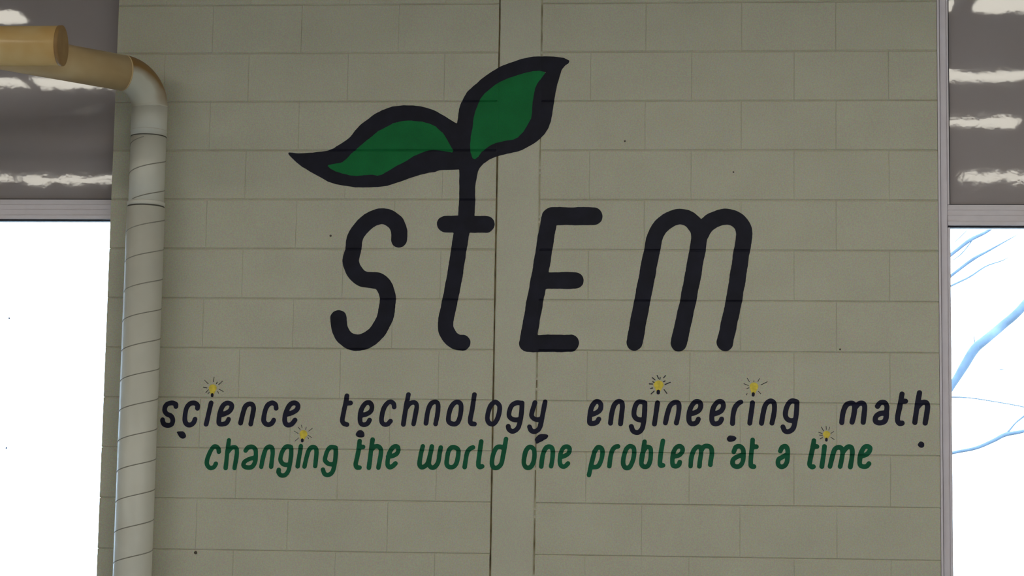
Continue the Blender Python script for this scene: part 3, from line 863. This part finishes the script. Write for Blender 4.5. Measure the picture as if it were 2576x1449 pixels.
# ------------------------------------------------------------------ bare trees outside
def limb(name, pts, radii, parent, sub=5):
    P = catmull(pts, False, sub)
    R = np.interp(np.linspace(0, 1, len(P)), np.linspace(0, 1, len(radii)), radii)
    return tube(name, P, R, M['bark'], parent, seg=10)
def p3(px, py, y):
    x, z = at(px, py, y); return (x, y, z)
TY = 6.5
pm = F_PX / (DIST + TY)
tx = at(2230, 1200, TY)[0]
tree = empty('bare_tree', (tx, TY, -0.3))
tag(tree, 'bare winter tree whose branches cross the window glass', 'tree')
limb('trunk', [(tx, TY, -0.3), (tx + 0.03, TY, 1.0), (tx - 0.02, TY, 2.4), (tx + 0.05, TY + 0.1, 4.2), (tx + 0.0, TY, 6.0)], [0.12, 0.10, 0.085, 0.06, 0.03], tree)
limb('branch', [p3(2232, 1210, TY), p3(2330, 1065, TY), p3(2396, 968, TY), p3(2425, 921, TY), p3(2452, 878, TY), p3(2482, 852, TY), p3(2520, 820, TY + .1), p3(2576, 768, TY + .1), p3(2660, 650, TY + .2), p3(2740, 480, TY + .2)],
     [0.030, 0.028, 0.024, 0.031, 0.033, 0.031, 0.030, 0.029, 0.020, 0.006], tree)
limb('twig', [p3(2440, 900, TY), p3(2455, 878, TY), p3(2452, 862, TY), p3(2450, 845, TY)], [0.0081, 0.0068, 0.0041, 0.0027], tree)
limb('branch', [p3(2232, 772, TY), p3(2330, 688, TY), p3(2397, 637, TY), p3(2440, 604, TY), p3(2480, 584, TY), p3(2520, 556, TY), p3(2600, 500, TY)], [0.0216, 0.0175, 0.0121, 0.0135, 0.0108, 0.0081, 0.0041], tree)
limb('branch', [p3(2232, 820, TY), p3(2340, 735, TY + .2), p3(2401, 687, TY + .2), p3(2448, 652, TY + .2), p3(2490, 629, TY + .2), p3(2560, 590, TY + .2)], [0.0189, 0.0149, 0.0108, 0.0121, 0.0081, 0.0027], tree)
limb('branch', [p3(2232, 800, TY), p3(2345, 742, TY - .2), p3(2403, 714, TY - .2), p3(2440, 696, TY - .2), p3(2480, 670, TY - .2), p3(2520, 656, TY - .2), p3(2545, 643, TY - .2)], [0.0108, 0.0095, 0.0068, 0.0068, 0.0054, 0.0041, 0.0014], tree)
limb('twig', [p3(2397, 655, TY), p3(2420, 637, TY), p3(2445, 606, TY)], [0.0027, 0.0041, 0.0041], tree)
limb('twig', [p3(2403, 608, TY), p3(2420, 592, TY), p3(2432, 580, TY)], [0.0027, 0.0034, 0.0027], tree)
limb('branch', [p3(2232, 1185, TY), p3(2340, 1153, TY), p3(2402, 1138, TY), p3(2455, 1127, TY), p3(2500, 1108, TY), p3(2530, 1093, TY), p3(2576, 1084, TY), p3(2680, 1050, TY)], [0.0162, 0.0135, 0.0108, 0.0121, 0.0135, 0.0149, 0.0121, 0.0041], tree)
limb('twig', [p3(2527, 1094, TY), p3(2537, 1085, TY), p3(2555, 1064, TY), p3(2576, 1047, TY), p3(2610, 1020, TY)], [0.0095, 0.0068, 0.0054, 0.0068, 0.0014], tree)
limb('branch', [p3(2232, 1010, TY), p3(2330, 1000, TY + .1), p3(2396, 999, TY + .1), p3(2440, 1001, TY + .1), p3(2500, 1010, TY + .1), p3(2576, 1024, TY + .1), p3(2650, 1045, TY + .1)], [0.0081, 0.0068, 0.0054, 0.0041, 0.0041, 0.0041, 0.0014], tree)
limb('twig', [p3(2508, 931, TY), p3(2518, 929.5, TY), p3(2532, 930, TY), p3(2560, 935, TY)], [0.0014, 0.0034, 0.0014, 0.0009], tree)

sx_ = at(420, 1000, 7.0)[0]
sap = empty('bare_sapling', (sx_, 7.0, -0.3))
tag(sap, 'slender bare tree sending a thin twig past the glass beside the duct', 'tree')
limb('trunk', [(sx_, 7.0, -0.3), (sx_ + 0.03, 7.0, 1.2), (sx_ - 0.02, 7.05, 2.6), (sx_ + 0.02, 7.0, 4.2)], [0.05, 0.045, 0.03, 0.01], sap)
limb('twig', [p3(424, 815, 7.0), p3(330, 775, 7.0), p3(262, 748, 7.0), p3(238, 739, 7.0), p3(215, 727, 7.0), p3(197, 724, 7.0)], [0.005, 0.004, 0.0013, 0.0015, 0.0018, 0.001], sap)
